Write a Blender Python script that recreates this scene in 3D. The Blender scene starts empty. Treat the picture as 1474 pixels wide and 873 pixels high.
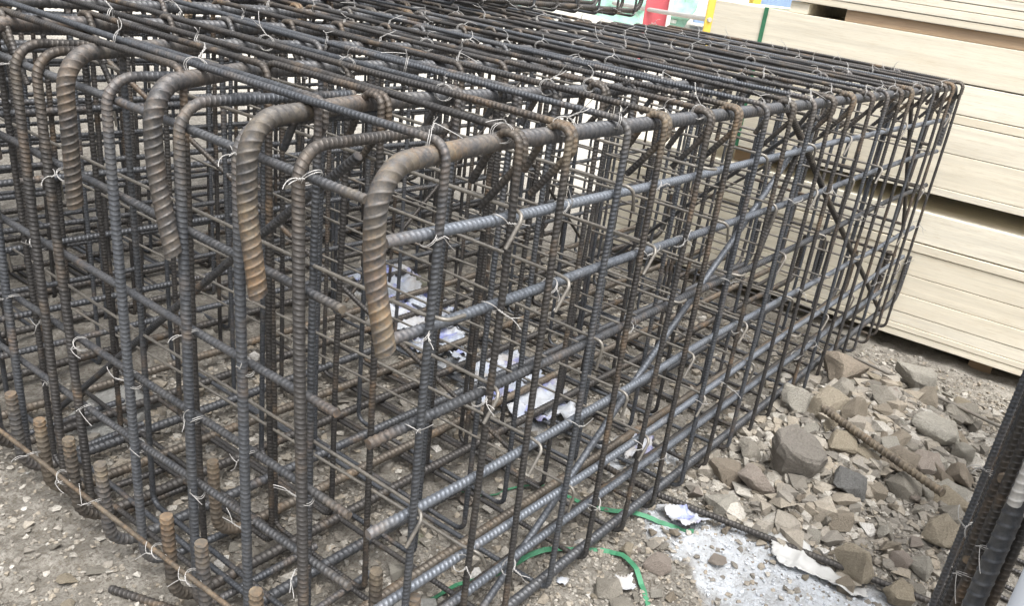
import bpy, bmesh, math, random
import numpy as np
from mathutils import Vector, Matrix, Euler, noise as mnoise

random.seed(7)
RNG = np.random.default_rng(11)
C = bpy.context.scene.collection
SC = bpy.context.scene
R_ = math.radians

# ------------------------------------------------------------------ camera
YAW, PITCH, ROLL = 0.5663594, -0.4140126, 0.1559827
cp, sp, cy, sy = math.cos(PITCH), math.sin(PITCH), math.cos(YAW), math.sin(YAW)
f_ = Vector((cp * cy, cp * sy, sp))
r_ = Vector((sy, -cy, 0))
u_ = r_.cross(f_)
cr, sr = math.cos(ROLL), math.sin(ROLL)
X_ = cr * r_ + sr * u_
Y_ = -sr * r_ + cr * u_
cam = bpy.data.cameras.new('camera')
camo = bpy.data.objects.new('camera', cam)
C.objects.link(camo)
camo.matrix_world = Matrix((
    (X_.x, Y_.x, -f_.x, -0.5443763),
    (X_.y, Y_.y, -f_.y, -0.5792997),
    (X_.z, Y_.z, -f_.z, 0.9873236),
    (0, 0, 0, 1)))
cam.sensor_width = 36
cam.lens = 1226.547 / 1474 * 36
cam.shift_x = -(810.64 - 737) / 1474
cam.shift_y = (479.95 - 436.5) / 1474
cam.clip_start = 0.02
cam.clip_end = 2000
SC.camera = camo

# ------------------------------------------------------------------ light
SUN_EL, SUN_AZ = 66.0, 215.0          # azimuth clockwise from +Y
w = bpy.data.worlds.new('World')
SC.world = w
w.use_nodes = True
nt = w.node_tree
bg = nt.nodes['Background']
sky = nt.nodes.new('ShaderNodeTexSky')
sky.sky_type = 'NISHITA'
sky.sun_disc = False
sky.sun_elevation = R_(SUN_EL)
sky.sun_rotation = R_(SUN_AZ)
sky.dust_density = 8.0
sky.ozone_density = 1.0
hs = nt.nodes.new('ShaderNodeHueSaturation')      # overcast: the cloud deck takes the blue out
hs.inputs['Saturation'].default_value = 0.2
nt.links.new(sky.outputs[0], hs.inputs['Color'])
nt.links.new(hs.outputs[0], bg.inputs['Color'])
bg.inputs['Strength'].default_value = 0.15
sun = bpy.data.lights.new('sun', 'SUN')
sun.energy = 1.0
sun.angle = R_(26)
sun.color = (1.0, 0.98, 0.95)
suno = bpy.data.objects.new('sun', sun)
C.objects.link(suno)
d_ = Vector((math.sin(R_(SUN_AZ)) * math.cos(R_(SUN_EL)), math.cos(R_(SUN_AZ)) * math.cos(R_(SUN_EL)), math.sin(R_(SUN_EL))))
suno.rotation_euler = d_.to_track_quat('Z', 'Y').to_euler()
SC.view_settings.view_transform = 'Standard'
SC.view_settings.look = 'None'
SC.view_settings.exposure = 1.05
SC.view_settings.gamma = 1.0

# ------------------------------------------------------------------ materials
def new_mat(name):
    m = bpy.data.materials.new(name)
    m.use_nodes = True
    return m, m.node_tree.nodes, m.node_tree.links, m.node_tree.nodes['Principled BSDF']

class NB:
    """tiny node helper"""
    def __init__(s, m):
        s.n, s.l = m.node_tree.nodes, m.node_tree.links
    def coord(s, kind='Object'):
        return s.n.new('ShaderNodeTexCoord').outputs[kind]
    def mapping(s, vec, scale=(1, 1, 1)):
        a = s.n.new('ShaderNodeMapping'); a.inputs['Scale'].default_value = scale
        s.l.new(vec, a.inputs['Vector']); return a.outputs[0]
    def noise(s, vec, scale, detail=4, rough=0.6):
        a = s.n.new('ShaderNodeTexNoise'); a.inputs['Scale'].default_value = scale
        a.inputs['Detail'].default_value = detail; a.inputs['Roughness'].default_value = rough
        s.l.new(vec, a.inputs['Vector']); return a.outputs['Fac']
    def ramp(s, fac, stops):
        a = s.n.new('ShaderNodeValToRGB')
        e = a.color_ramp.elements
        while len(e) < len(stops): e.new(0.5)
        for el, (p, c) in zip(e, stops):
            el.position = p
            el.color = (c, c, c, 1) if isinstance(c, (int, float)) else (*c, 1)
        s.l.new(fac, a.inputs[0]); return a.outputs[0]
    def mix(s, fac, a, b):
        m = s.n.new('ShaderNodeMix'); m.data_type = 'RGBA'
        for sock, v in ((m.inputs[0], fac), (m.inputs[6], a), (m.inputs[7], b)):
            if isinstance(v, (int, float)): sock.default_value = v
            elif isinstance(v, tuple): sock.default_value = (*v, 1)
            else: s.l.new(v, sock)
        return m.outputs[2]
    def math(s, op, a, b=0.0, clamp=False):
        m = s.n.new('ShaderNodeMath'); m.operation = op; m.use_clamp = clamp
        for sock, v in ((m.inputs[0], a), (m.inputs[1], b)):
            if isinstance(v, (int, float)): sock.default_value = v
            else: s.l.new(v, sock)
        return m.outputs[0]
    def attr(s, name):
        a = s.n.new('ShaderNodeAttribute'); a.attribute_name = name; return a.outputs['Fac']
    def rand(s):
        return s.n.new('ShaderNodeObjectInfo').outputs['Random']
    def bump(s, h, strength, dist, bsdf):
        b = s.n.new('ShaderNodeBump'); b.inputs['Strength'].default_value = strength
        b.inputs['Distance'].default_value = dist
        s.l.new(h, b.inputs['Height']); s.l.new(b.outputs[0], bsdf.inputs['Normal'])
    def vadd(s, a, b):
        m = s.n.new('ShaderNodeVectorMath'); m.operation = 'ADD'
        s.l.new(a, m.inputs[0]); s.l.new(b, m.inputs[1]); return m.outputs[0]

def steel_mat(name, lo, hi, rust_bias=0.0, dust=0.06):
    m, n, l, b = new_mat(name)
    k = NB(m)
    co = k.coord('Object')
    rnd = k.rand()
    cmb = n.new('ShaderNodeCombineXYZ'); l.new(k.math('MULTIPLY', rnd, 37.0), cmb.inputs[0]); l.new(k.math('MULTIPLY', rnd, 91.0), cmb.inputs[2])
    co = k.vadd(co, cmb.outputs[0])
    big = k.noise(co, 9.0, 3)
    fine = k.noise(co, 160.0, 5, 0.7)
    base = k.mix(k.ramp(fine, [(0.3, 0.0), (0.7, 1.0)]), lo, hi)
    base = k.mix(k.math('MULTIPLY', rnd, 0.30), base, tuple(c * 1.7 for c in hi))
    # dust film
    dm = k.ramp(k.noise(co, 28.0, 5, 0.65), [(0.45, 0.0), (0.72, 1.0)])
    base = k.mix(k.math('MULTIPLY', dm, dust), base, (0.34, 0.31, 0.26))
    # rust
    med = k.noise(co, 42.0, 5, 0.7)
    rc = k.mix(k.ramp(med, [(0.3, 0.0), (0.68, 1.0)]), (0.070, 0.053, 0.037), (0.205, 0.168, 0.118))
    rc = k.mix(k.ramp(k.math('ADD', k.math('MULTIPLY', big, 0.55), k.math('MULTIPLY', fine, 0.45)), [(0.46, 0.0), (0.62, 0.7)]), rc, (0.225, 0.132, 0.062))
    a = k.attr('rust')
    spots = k.ramp(big, [(0.54 - rust_bias, 0.0), (0.70 - rust_bias, 0.62)])
    ra = k.math('MULTIPLY', a, k.ramp(k.math('ADD', k.math('MULTIPLY', med, 0.6), k.math('MULTIPLY', fine, 0.4)), [(0.34, 0.25), (0.60, 1.0)]), True)
    rf = k.math('MAXIMUM', ra, k.math('MULTIPLY', spots, k.ramp(med, [(0.35, 0.0), (0.62, 1.0)])), True)
    col = k.mix(rf, base, rc)
    l.new(col, b.inputs['Base Color'])
    l.new(k.math('SUBTRACT', 0.50, k.math('MULTIPLY', rf, 0.55), True), b.inputs['Metallic'])
    l.new(k.math('ADD', 0.37, k.math('ADD', k.math('MULTIPLY', rf, 0.3), k.math('MULTIPLY', fine, 0.16)), True), b.inputs['Roughness'])
    k.bump(k.math('ADD', fine, k.math('MULTIPLY', med, 0.8)), 0.5, 0.0012, b)
    return m

M = {}
M['steel'] = steel_mat('rebar_steel', (0.029, 0.032, 0.037), (0.104, 0.111, 0.123))
M['steel_blue'] = steel_mat('rebar_blue_scale', (0.070, 0.080, 0.096), (0.185, 0.205, 0.235), -0.05)
M['steel_dark'] = steel_mat('rebar_dark', (0.023, 0.022, 0.022), (0.078, 0.075, 0.074), 0.04)
M['steel_brown'] = steel_mat('rebar_brown', (0.045, 0.039, 0.033), (0.11, 0.095, 0.08), 0.10, 0.3)
M['hook'] = steel_mat('thin_hook_bar', (0.115, 0.107, 0.096), (0.235, 0.222, 0.20), -0.04, 0.45)

def simple_mat(name, col, rough=0.6, metal=0.0, var=0.15, scale=30, bump=0.0):
    m, n, l, b = new_mat(name)
    k = NB(m)
    f = k.noise(k.coord('Object'), scale, 4)
    l.new(k.mix(f, tuple(c * (1 - var) for c in col), tuple(min(1, c * (1 + var)) for c in col)), b.inputs['Base Color'])
    b.inputs['Roughness'].default_value = rough
    b.inputs['Metallic'].default_value = metal
    if bump: k.bump(f, bump, 0.004, b)
    return m
M['wire'] = simple_mat('galvanised_wire', (0.44, 0.43, 0.415), 0.55, 0.3, 0.35, 200)
M['green_strap'] = simple_mat('green_strap_plastic', (0.05, 0.20, 0.105), 0.6, 0, 0.6, 40)
M['red'] = simple_mat('red_plastic', (0.52, 0.10, 0.12), 0.5, 0, 0.15, 6)  # paler and duller for distance: haze put into the colour
M['yellow'] = simple_mat('yellow_paint', (0.62, 0.45, 0.07), 0.55, 0, 0.2, 8)  # distance haze painted into the yellow, lighter and less saturated
M['white_paint'] = simple_mat('white_paint', (0.72, 0.72, 0.70), 0.55, 0, 0.12, 8)
M['pale_bar'] = simple_mat('dusty_pale_steel', (0.40, 0.39, 0.37), 0.7, 0, 0.3, 60)
M['grey_rail'] = simple_mat('grey_rail', (0.42, 0.41, 0.39), 0.5, 0.3, 0.2, 12)
M['stand_in'] = simple_mat('pale_grey_stand_in', (0.46, 0.49, 0.53), 0.5, 0, 0.08, 10)  # for the added tube in the lower right corner
M['green_net'] = simple_mat('green_dust_net', (0.27, 0.47, 0.38), 0.8, 0, 0.5, 9, 0.6)  # green washed out in its colour to imitate distance haze
M['blue_sheet'] = simple_mat('blue_sheet', (0.25, 0.36, 0.55), 0.6, 0, 0.4, 5)

def rock_mat(name, c):
    m, n, l, b = new_mat(name)
    k = NB(m)
    co = k.coord('Object'); rnd = k.rand()
    cmb = n.new('ShaderNodeCombineXYZ'); l.new(k.math('MULTIPLY', rnd, 53.0), cmb.inputs[1])
    co = k.vadd(co, cmb.outputs[0])
    a = k.noise(co, 22, 6, 0.65); f = k.noise(co, 130, 6, 0.75)
    col = k.mix(k.ramp(a, [(0.3, 0.0), (0.7, 1.0)]), tuple(v * 0.74 for v in c), tuple(v * 1.25 for v in c))
    col = k.mix(k.ramp(f, [(0.33, 0.7), (0.47, 0.0)]), col, tuple(v * 0.40 for v in c))
    col = k.mix(k.ramp(f, [(0.56, 0.0), (0.68, 0.55)]), col, tuple(min(1, v * 1.35) for v in c))
    col = k.mix(k.math('MULTIPLY', rnd, 0.35), col, (0.33, 0.30, 0.25))
    v = n.new('ShaderNodeTexVoronoi'); v.feature = 'DISTANCE_TO_EDGE'; v.inputs['Scale'].default_value = 26
    l.new(co, v.inputs['Vector'])
    cr_ = k.ramp(v.outputs['Distance'], [(0.0, 0.45), (0.03, 0.0)])
    col = k.mix(k.math('MULTIPLY', cr_, k.ramp(a, [(0.5, 0.0), (0.62, 1.0)])), col, tuple(v_ * 0.35 for v_ in c))
    l.new(col, b.inputs['Base Color'])
    b.inputs['Roughness'].default_value = 0.9
    h = k.math('ADD', k.math('MULTIPLY', a, 1.2), k.math('MULTIPLY', f, 0.6))
    k.bump(h, 0.9, 0.009, b)
    return m
ROCK = {'pale': (0.44, 0.415, 0.36), 'tan': (0.385, 0.33, 0.245), 'brown': (0.285, 0.235, 0.18), 'grey': (0.345, 0.318, 0.27),
        'greybrown': (0.325, 0.275, 0.21), 'pink': (0.35, 0.295, 0.255), 'slate': (0.165, 0.165, 0.16), 'boulder': (0.235, 0.215, 0.19), 'slab': (0.42, 0.425, 0.41)}
for t, c in ROCK.items(): M['rock_' + t] = rock_mat('rock_' + t, c)

def ground_mat():
    m, n, l, b = new_mat('gravelly_dirt')
    k = NB(m); co = k.coord('Object')
    a = k.noise(co, 3.2, 5); c = k.noise(co, 38, 6, 0.7); f = k.noise(co, 190, 5, 0.75); big = k.noise(co, 0.22, 4)
    col = k.mix(k.ramp(a, [(0.3, 0.0), (0.7, 1.0)]), (0.130, 0.118, 0.099), (0.225, 0.208, 0.178))
    col = k.mix(k.ramp(c, [(0.42, 0.0), (0.66, 0.8)]), col, (0.39, 0.37, 0.33))
    col = k.mix(k.ramp(f, [(0.38, 0.85), (0.52, 0.0)]), col, (0.11, 0.092, 0.07))
    mo = k.ramp(k.noise(co, 5.5, 4), [(0.66, 0.0), (0.74, 0.45)])
    col = k.mix(mo, col, (0.12, 0.15, 0.06))
    # pale sandy yard beyond the stacks
    sx = n.new('ShaderNodeSeparateXYZ'); l.new(co, sx.inputs[0])
    far = k.ramp(k.math('DIVIDE', k.math('ADD', sx.outputs['X'], k.math('MULTIPLY', a, 1.2)), 8.0), [(0.38, 0.0), (0.52, 1.0)])
    col = k.mix(far, col, k.mix(big, (0.46, 0.43, 0.37), (0.56, 0.535, 0.48)))
    # spilled white powder, soft ragged edge
    pw = k.math('MULTIPLY', k.attr('tone'), k.ramp(k.math('ADD', k.math('MULTIPLY', c, 0.55), k.math('MULTIPLY', f, 0.45)), [(0.33, 0.0), (0.47, 1.0)]), True)
    pcol = k.mix(k.ramp(k.noise(co, 21, 6, 0.75), [(0.38, 0.0), (0.6, 1.0)]), (0.42, 0.43, 0.44), (0.60, 0.635, 0.68))
    pcol = k.mix(k.ramp(f, [(0.32, 0.5), (0.46, 0.0)]), pcol, (0.24, 0.225, 0.20))
    col = k.mix(pw, col, pcol)
    l.new(col, b.inputs['Base Color'])
    b.inputs['Roughness'].default_value = 0.95
    h = k.math('ADD', k.math('MULTIPLY', c, 1.0), k.math('MULTIPLY', f, 0.55))
    k.bump(h, 0.9, 0.012, b)
    return m
M['ground'] = ground_mat()

def gravel_mat():
    m, n, l, b = new_mat('gravel')
    k = NB(m); t = k.attr('tone')
    col = k.ramp(t, [(0.0, (0.15, 0.138, 0.118)), (0.3, (0.25, 0.232, 0.203)), (0.55, (0.30, 0.262, 0.207)), (0.8, (0.335, 0.316, 0.28)), (0.97, (0.46, 0.435, 0.39)), (1.0, (0.53, 0.56, 0.60))])
    f = k.noise(k.coord('Object'), 260, 4, 0.7)
    col = k.mix(k.ramp(f, [(0.35, 0.5), (0.55, 0.0)]), col, (0.13, 0.11, 0.085))
    l.new(col, b.inputs['Base Color']); b.inputs['Roughness'].default_value = 0.92
    k.bump(f, 0.6, 0.003, b)
    return m
M['gravel'] = gravel_mat()

def wood_mat(name, c, dark=1.0):
    m, n, l, b = new_mat(name)
    k = NB(m); co = k.coord('Object'); rnd = k.rand()
    cmb = n.new('ShaderNodeCombineXYZ'); l.new(k.math('MULTIPLY', rnd, 23.0), cmb.inputs[0]); l.new(k.math('MULTIPLY', rnd, 7.0), cmb.inputs[1])
    co2 = k.vadd(co, cmb.outputs[0])
    g1 = k.noise(k.mapping(co2, (30, 1.1, 30)), 2.2, 5, 0.62)
    g2 = k.noise(k.mapping(co2, (110, 7, 110)), 2.6, 6, 0.75)
    st = k.noise(k.mapping(co2, (3, 2.0, 7)), 2.2, 6, 0.7)
    col = k.mix(k.ramp(g1, [(0.32, 0.0), (0.66, 1.0)]), tuple(v * 0.80 for v in c), tuple(min(1, v * 1.06) for v in c))
    col = k.mix(k.ramp(g2, [(0.34, 0.42), (0.48, 0.0)]), col, (c[0] * 0.62, c[1] * 0.54, c[2] * 0.42))
    col = k.mix(k.ramp(st, [(0.55, 0.0), (0.74, 0.5)]), col, (c[0] * 0.78, c[1] * 0.70, c[2] * 0.60))
    v = n.new('ShaderNodeTexVoronoi'); v.inputs['Scale'].default_value = 1.0
    l.new(k.mapping(co2, (0.02, 3.2, 9.0)), v.inputs['Vector'])
    kn = k.ramp(v.outputs['Distance'], [(0.045, 0.8), (0.11, 0.0)])
    vs = n.new('ShaderNodeSeparateXYZ'); l.new(v.outputs['Color'], vs.inputs[0])
    kn = k.math('MULTIPLY', kn, k.ramp(vs.outputs[0], [(0.55, 0.0), (0.60, 1.0)]))
    col = k.mix(kn, col, (c[0] * 0.42, c[1] * 0.34, c[2] * 0.24))
    col = k.mix(k.math('MULTIPLY', rnd, 0.5), col, (c[0] * 0.86, c[1] * 0.80, c[2] * 0.70))
    l.new(col, b.inputs['Base Color'])
    b.inputs['Roughness'].default_value = 0.75
    k.bump(k.math('ADD', g1, g2), 0.25, 0.002, b)
    return m
M['wood'] = wood_mat('pale_softwood', (0.88, 0.83, 0.70))
M['wood_brown'] = wood_mat('brown_softwood', (0.42, 0.31, 0.21))

def bag_mat():
    m, n, l, b = new_mat('woven_plastic_bag')
    k = NB(m); co = k.coord('Object')
    a = k.noise(co, 7, 4, 0.6); f = k.noise(co, 60, 5, 0.7); p = k.noise(co, 13, 3, 0.5)
    wv = n.new('ShaderNodeTexWave'); wv.inputs['Scale'].default_value = 130; wv.inputs['Distortion'].default_value = 1.5
    l.new(co, wv.inputs['Vector'])
    col = k.mix(k.ramp(a, [(0.3, 0.0), (0.6, 1.0)]), (0.32, 0.37, 0.46), (0.47, 0.49, 0.52))
    pr = k.math('MULTIPLY', k.ramp(p, [(0.55, 0.0), (0.60, 0.75)]), k.ramp(f, [(0.38, 0.2), (0.55, 1.0)]))
    col = k.mix(pr, col, (0.16, 0.19, 0.55))
    col = k.mix(k.ramp(k.noise(co, 11, 5, 0.7), [(0.48, 0.0), (0.66, 0.65)]), col, (0.33, 0.29, 0.24))
    l.new(col, b.inputs['Base Color']); b.inputs['Roughness'].default_value = 0.55
    k.bump(k.math('ADD', k.math('MULTIPLY', wv.outputs['Fac'], 0.25), f), 0.3, 0.003, b)
    return m
M['bag'] = bag_mat()
M['film'] = simple_mat('dusty_white_film', (0.43, 0.43, 0.42), 0.5, 0, 0.22, 14, 0.3)
def powder_mat():
    m, n, l, b = new_mat('white_powder')
    k = NB(m); co = k.coord('Object')
    f = k.noise(co, 90, 6, 0.8); a = k.noise(co, 17, 6, 0.75)
    col = k.mix(k.ramp(a, [(0.42, 0.0), (0.60, 1.0)]), (0.34, 0.315, 0.275), (0.62, 0.64, 0.655))
    col = k.mix(k.ramp(f, [(0.42, 0.85), (0.54, 0.0)]), col, (0.26, 0.23, 0.19))
    l.new(col, b.inputs['Base Color']); b.inputs['Roughness'].default_value = 0.95
    k.bump(f, 0.8, 0.008, b)
    return m
M['powder'] = powder_mat()

# ------------------------------------------------------------------ object helpers
def tag(o, label=None, cat=None, group=None, kind=None):
    if label: o['label'] = label
    if cat: o['category'] = cat
    if group: o['group'] = group
    if kind: o['kind'] = kind
    return o
def empty(name, loc, label, cat, group=None, rz=0.0):
    o = bpy.data.objects.new(name, None)
    o.empty_display_size = 0.1
    C.objects.link(o); o.location = loc; o.rotation_euler = (0, 0, rz)
    return tag(o, label, cat, group)
def mesh_np(name, V, F, mat, smooth=True, rust=None, extra=None):
    me = bpy.data.meshes.new(name)
    me.from_pydata(V.tolist() if hasattr(V, 'tolist') else V, [], F)
    me.materials.append(mat)
    if smooth: me.polygons.foreach_set('use_smooth', [True] * len(me.polygons))
    for nm, arr in (('rust', rust), ('tone', extra)):
        if arr is not None:
            at = me.attributes.new(nm, 'FLOAT', 'POINT')
            at.data.foreach_set('value', np.asarray(arr, dtype=np.float32))
    me.update()
    return me
def put(name, me, parent=None, loc=(0, 0, 0), rot=(0, 0, 0), scale=None):
    """links a mesh; loc is in world space, parents are unrotated empties"""
    o = bpy.data.objects.new(name, me)
    C.objects.link(o)
    if parent is not None:
        o.parent = parent
        o.location = Vector(loc) - parent.location
    else:
        o.location = loc
    o.rotation_euler = rot
    if scale is not None: o.scale = scale
    return o

# ------------------------------------------------------------------ rebar geometry
def fillet(pts, rad, seg=9):
    """polyline with rounded corners, straights subdivided"""
    pts = [np.array(p, float) for p in pts]
    if not hasattr(rad, '__len__'): rad = [rad] * len(pts)
    out = [pts[0]]
    for i in range(1, len(pts) - 1):
        a, b, c = pts[i - 1], pts[i], pts[i + 1]
        u = (a - b) / np.linalg.norm(a - b); v = (c - b) / np.linalg.norm(c - b)
        cosang = np.clip(u @ v, -1, 1); ang = math.acos(cosang)
        if ang > math.pi - 0.02 or rad[i] <= 0:
            out.append(b); continue
        t = min(rad[i] / math.tan(ang / 2), 0.49 * np.linalg.norm(a - b), 0.49 * np.linalg.norm(c - b))
        rr = t * math.tan(ang / 2)
        bis = (u + v) / np.linalg.norm(u + v)
        cen = b + bis * (rr / math.sin(ang / 2))
        p0, p1 = b + u * t, b + v * t
        e0 = (p0 - cen); e1 = (p1 - cen)
        tot = math.acos(np.clip((e0 @ e1) / (rr * rr), -1, 1))
        for k in range(seg + 1):
            s = k / seg
            out.append(cen + (math.sin((1 - s) * tot) * e0 + math.sin(s * tot) * e1) / math.sin(tot))
    out.append(pts[-1])
    res = [out[0]]
    for p in out[1:]:
        L = np.linalg.norm(p - res[-1])
        if L < 1e-6: continue
        nsub = max(1, int(L / 0.03)); q = res[-1]
        for k in range(1, nsub + 1): res.append(q + (p - q) * k / nsub)
    return np.array(res)
def wobble(P, amp, rng, scale=0.45):
    S = np.r_[0, np.cumsum(np.linalg.norm(np.diff(P, axis=0), axis=1))]
    D = np.zeros_like(P)
    for k in range(3):
        wl = scale * (0.6 + rng.random(3)); ph = rng.random(3) * 6.28
        D += np.sin(S[:, None] / wl * 2 * math.pi / (k + 1) + ph) / (3 - k) * amp * 0.5
    return P + D
PROF4 = [(0.0, 0.0), (0.62, 0.0), (0.70, 1.0), (0.82, 1.0), (0.90, 0.0)]
PROF3 = [(0.0, 0.0), (0.50, 0.0), (0.62, 1.0), (0.86, 1.0)]
def bar(P, d, ref, pitch=None, rib=0.12, ns=8, prof=PROF3, fin=0.08, shear=0.34, rust=None, roll=0.4, smoothbar=False):
    """sweep of a deformed bar: crescent ribs on both halves, slanted, and two long fins"""
    P = np.asarray(P, float)
    seg = np.linalg.norm(np.diff(P, axis=0), axis=1)
    S = np.r_[0, np.cumsum(seg)]; L = S[-1]
    T = np.gradient(P, S, axis=0); T /= np.linalg.norm(T, axis=1, keepdims=True)
    ref = np.asarray(ref, float)
    N = ref - (T @ ref)[:, None] * T
    N /= np.linalg.norm(N, axis=1, keepdims=True)
    r = d / 2
    th = np.arange(ns) / ns * 2 * math.pi
    if smoothbar:
        s = S; h = np.zeros(len(S)); shear = 0; rib = 0; fin = 0
    else:
        pitch = pitch or d * 0.62
        n = max(2, int(L / pitch)); p = L / n
        s = (np.arange(n)[:, None] + np.array([o for o, _ in prof])[None]).ravel() * p
        h = np.tile([q for _, q in prof], n)
        s = np.r_[s, L]; h = np.r_[h, 0]
    tri = np.where(th < math.pi, th / math.pi - 0.5, 0.5 - (th - math.pi) / math.pi)
    sij = np.clip(s[:, None] + shear * d * tri[None], 0, L)
    pos = np.stack([np.interp(sij, S, P[:, k]) for k in range(3)], -1)
    Tn = np.stack([np.interp(sij, S, T[:, k]) for k in range(3)], -1); Tn /= np.linalg.norm(Tn, axis=-1, keepdims=True)
    Nn = np.stack([np.interp(sij, S, N[:, k]) for k in range(3)], -1)
    Nn -= (Nn * Tn).sum(-1, keepdims=True) * Tn; Nn /= np.linalg.norm(Nn, axis=-1, keepdims=True)
    Bn = np.cross(Tn, Nn)
    cres = np.clip(np.abs(np.sin(th)) * 1.7, 0, 1)
    fins = np.where(np.abs(np.sin(th)) < 0.2, fin, 0.0)
    rad = r * (1 + rib * h[:, None] * cres[None] + fins[None] * (0 if smoothbar else 1))
    tt = th + roll
    V = pos + rad[..., None] * (np.cos(tt)[None, :, None] * Nn + np.sin(tt)[None, :, None] * Bn)
    m = len(s)
    i = np.arange(m - 1)[:, None] * ns; j = np.arange(ns)[None]; j2 = (j + 1) % ns
    F = np.stack([i + j, i + j2, i + ns + j2, i + ns + j], -1).reshape(-1, 4).tolist()
    V = V.reshape(-1, 3)
    nv = len(V)
    V = np.concatenate([V, V[:ns], V[-ns:]])
    F.append([nv + q for q in range(ns)][::-1]); F.append([nv + ns + q for q in range(ns)])
    ru = np.zeros((m, ns)) if rust is None else np.broadcast_to(np.asarray(rust(sij, L), float), sij.shape)
    ru = ru.ravel()
    ru = np.r_[ru, np.clip(ru[:ns] + 0.25, 0, 1), np.clip(ru[-ns:] + 0.25, 0, 1)]
    return V, F, ru
def bar_mesh(name, P, d, ref, mat, **kw):
    V, F, ru = bar(P, d, ref, **kw)
    return mesh_np(name, V, F, mat, True, ru)
def sstep(x, a, b):
    t = np.clip((x - a) / (b - a), 0, 1); return t * t * (3 - 2 * t)

# ------------------------------------------------------------------ tie wires
def tie_mesh(seed):
    rng = np.random.default_rng(seed)
    V, F = [], []
    def tube(P, rr=0.0005, ns=5):
        nonlocal V, F
        v, f, _ = bar(np.array(P), rr * 2, (0.31, 0.77, 0.55), ns=ns, smoothbar=True)
        o = sum(len(q) for q in V)
        V.append(v); F += [[o + x for x in q] for q in f]
    dx, dy = 0.0082, 0.0082 * rng.choice([-1, 1])
    for off in (0, 0.0016):
        ring = []
        for k in range(17):
            t = math.pi / 2 + k / 16 * 2 * math.pi
            ring.append((dx * math.cos(t) + off, dy * math.cos(t) - off, -0.003 + 0.0112 * math.sin(t)))
        tube(ring)
    # twisted pigtail, then two loose ends
    a0 = rng.uniform(0, 6.28)
    d0 = np.array([math.cos(a0) * 0.7, math.sin(a0) * 0.7, 0.6])
    base = np.array([0, 0, 0.0082])
    tw = rng.uniform(0.006, 0.02)
    for sgn in (0, 1):
        P = []
        for k in range(7):
            q = base + d0 * tw * k / 6
            an = k * 1.9 + sgn * math.pi
            P.append(q + np.array([math.cos(an), math.sin(an), 0]) * 0.0011)
        Ln = rng.uniform(0.006, 0.034) * rng.choice([0.5, 1, 1])
        d1 = d0 + rng.normal(0, 0.55, 3); d1 /= np.linalg.norm(d1)
        bend = rng.normal(0, 0.5, 3)
        p = P[-1].copy()
        for k in range(5):
            d1 = d1 + bend * 0.28; d1 /= np.linalg.norm(d1)
            p = p + d1 * Ln / 5; P.append(p.copy())
        tube(P)
    return mesh_np('tie_wire', np.concatenate(V), F, M['wire'])
TIES = [tie_mesh(100 + k) for k in range(10)]
def tie(parent, loc, normal, axis, rng):
    z = Vector(normal).normalized(); x = Vector(axis); x = (x - x.dot(z) * z).normalized(); y = z.cross(x)
    m3 = Matrix((x, y, z)).transposed() @ Matrix.Rotation(rng.choice([0, math.pi]), 3, 'Z')
    s = rng.uniform(0.9, 1.2)
    o = put('tie_wire', TIES[rng.integers(len(TIES))], parent, loc, m3.to_euler(), (s, s, rng.uniform(0.9, 1.1)))
    return o

# ------------------------------------------------------------------ ground
def vnoise(x, y, seed=0):
    """smooth value noise on a lattice, vectorised"""
    xi = np.floor(x).astype(np.int64); yi = np.floor(y).astype(np.int64)
    fx = x - xi; fy = y - yi
    fx = fx * fx * (3 - 2 * fx); fy = fy * fy * (3 - 2 * fy)
    def hsh(a, b):
        n = (a * 374761393 + b * 668265263 + seed * 1442695041) & 0xffffffff
        n = ((n ^ (n >> 13)) * 1274126177) & 0xffffffff
        return ((n ^ (n >> 16)) & 0xffff) / 65535.0
    return (hsh(xi, yi) * (1 - fx) + hsh(xi + 1, yi) * fx) * (1 - fy) + (hsh(xi, yi + 1) * (1 - fx) + hsh(xi + 1, yi + 1) * fx) * fy
def bumpf(x, y, cx, cy, rx, ry):
    return np.exp(-(((x - cx) / rx) ** 2 + ((y - cy) / ry) ** 2))
def gz(x, y):
    x = np.asarray(x, float); y = np.asarray(y, float)
    z = -0.012 - 0.145 * sstep(x, 1.75, 2.45)
    z = z - 0.012 * sstep(x, 0.6, 1.8)
    z = z + 0.085 * bumpf(x, y, 1.5, -0.22, 0.42, 0.16) + 0.025 * bumpf(x, y, 1.2, -0.45, 0.25, 0.10)
    near = (np.abs(x) < 6) & (np.abs(y) < 6)
    a = (vnoise(x * 9, y * 9, 1) - 0.5) * 0.022 + (vnoise(x * 26, y * 26, 2) - 0.5) * 0.014 + (vnoise(x * 60, y * 60, 3) - 0.5) * 0.007
    inside = sstep(x, -0.05, 0.1) * (1 - sstep(x, 2.3, 2.5)) * sstep(y, -0.08, 0.0) * (1 - sstep(y, 1.06, 1.2))
    z = z + a * (1 - 0.45 * inside) * near
    # sand heaps far behind the yard
    z = z + 0.95 * bumpf(x, y, 12.2, 5.2, 2.2, 1.3) + 0.8 * bumpf(x, y, 11.0, 7.4, 1.8, 1.2) + 1.6 * bumpf(x, y, 24, 14, 8, 5)
    return z
def seg_d(x, y, a, b):
    ax, ay = a; bx, by = b
    t = np.clip(((x - ax) * (bx - ax) + (y - ay) * (by - ay)) / ((bx - ax) ** 2 + (by - ay) ** 2), 0, 1)
    return np.hypot(x - ax - t * (bx - ax), y - ay - t * (by - ay))
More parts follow.
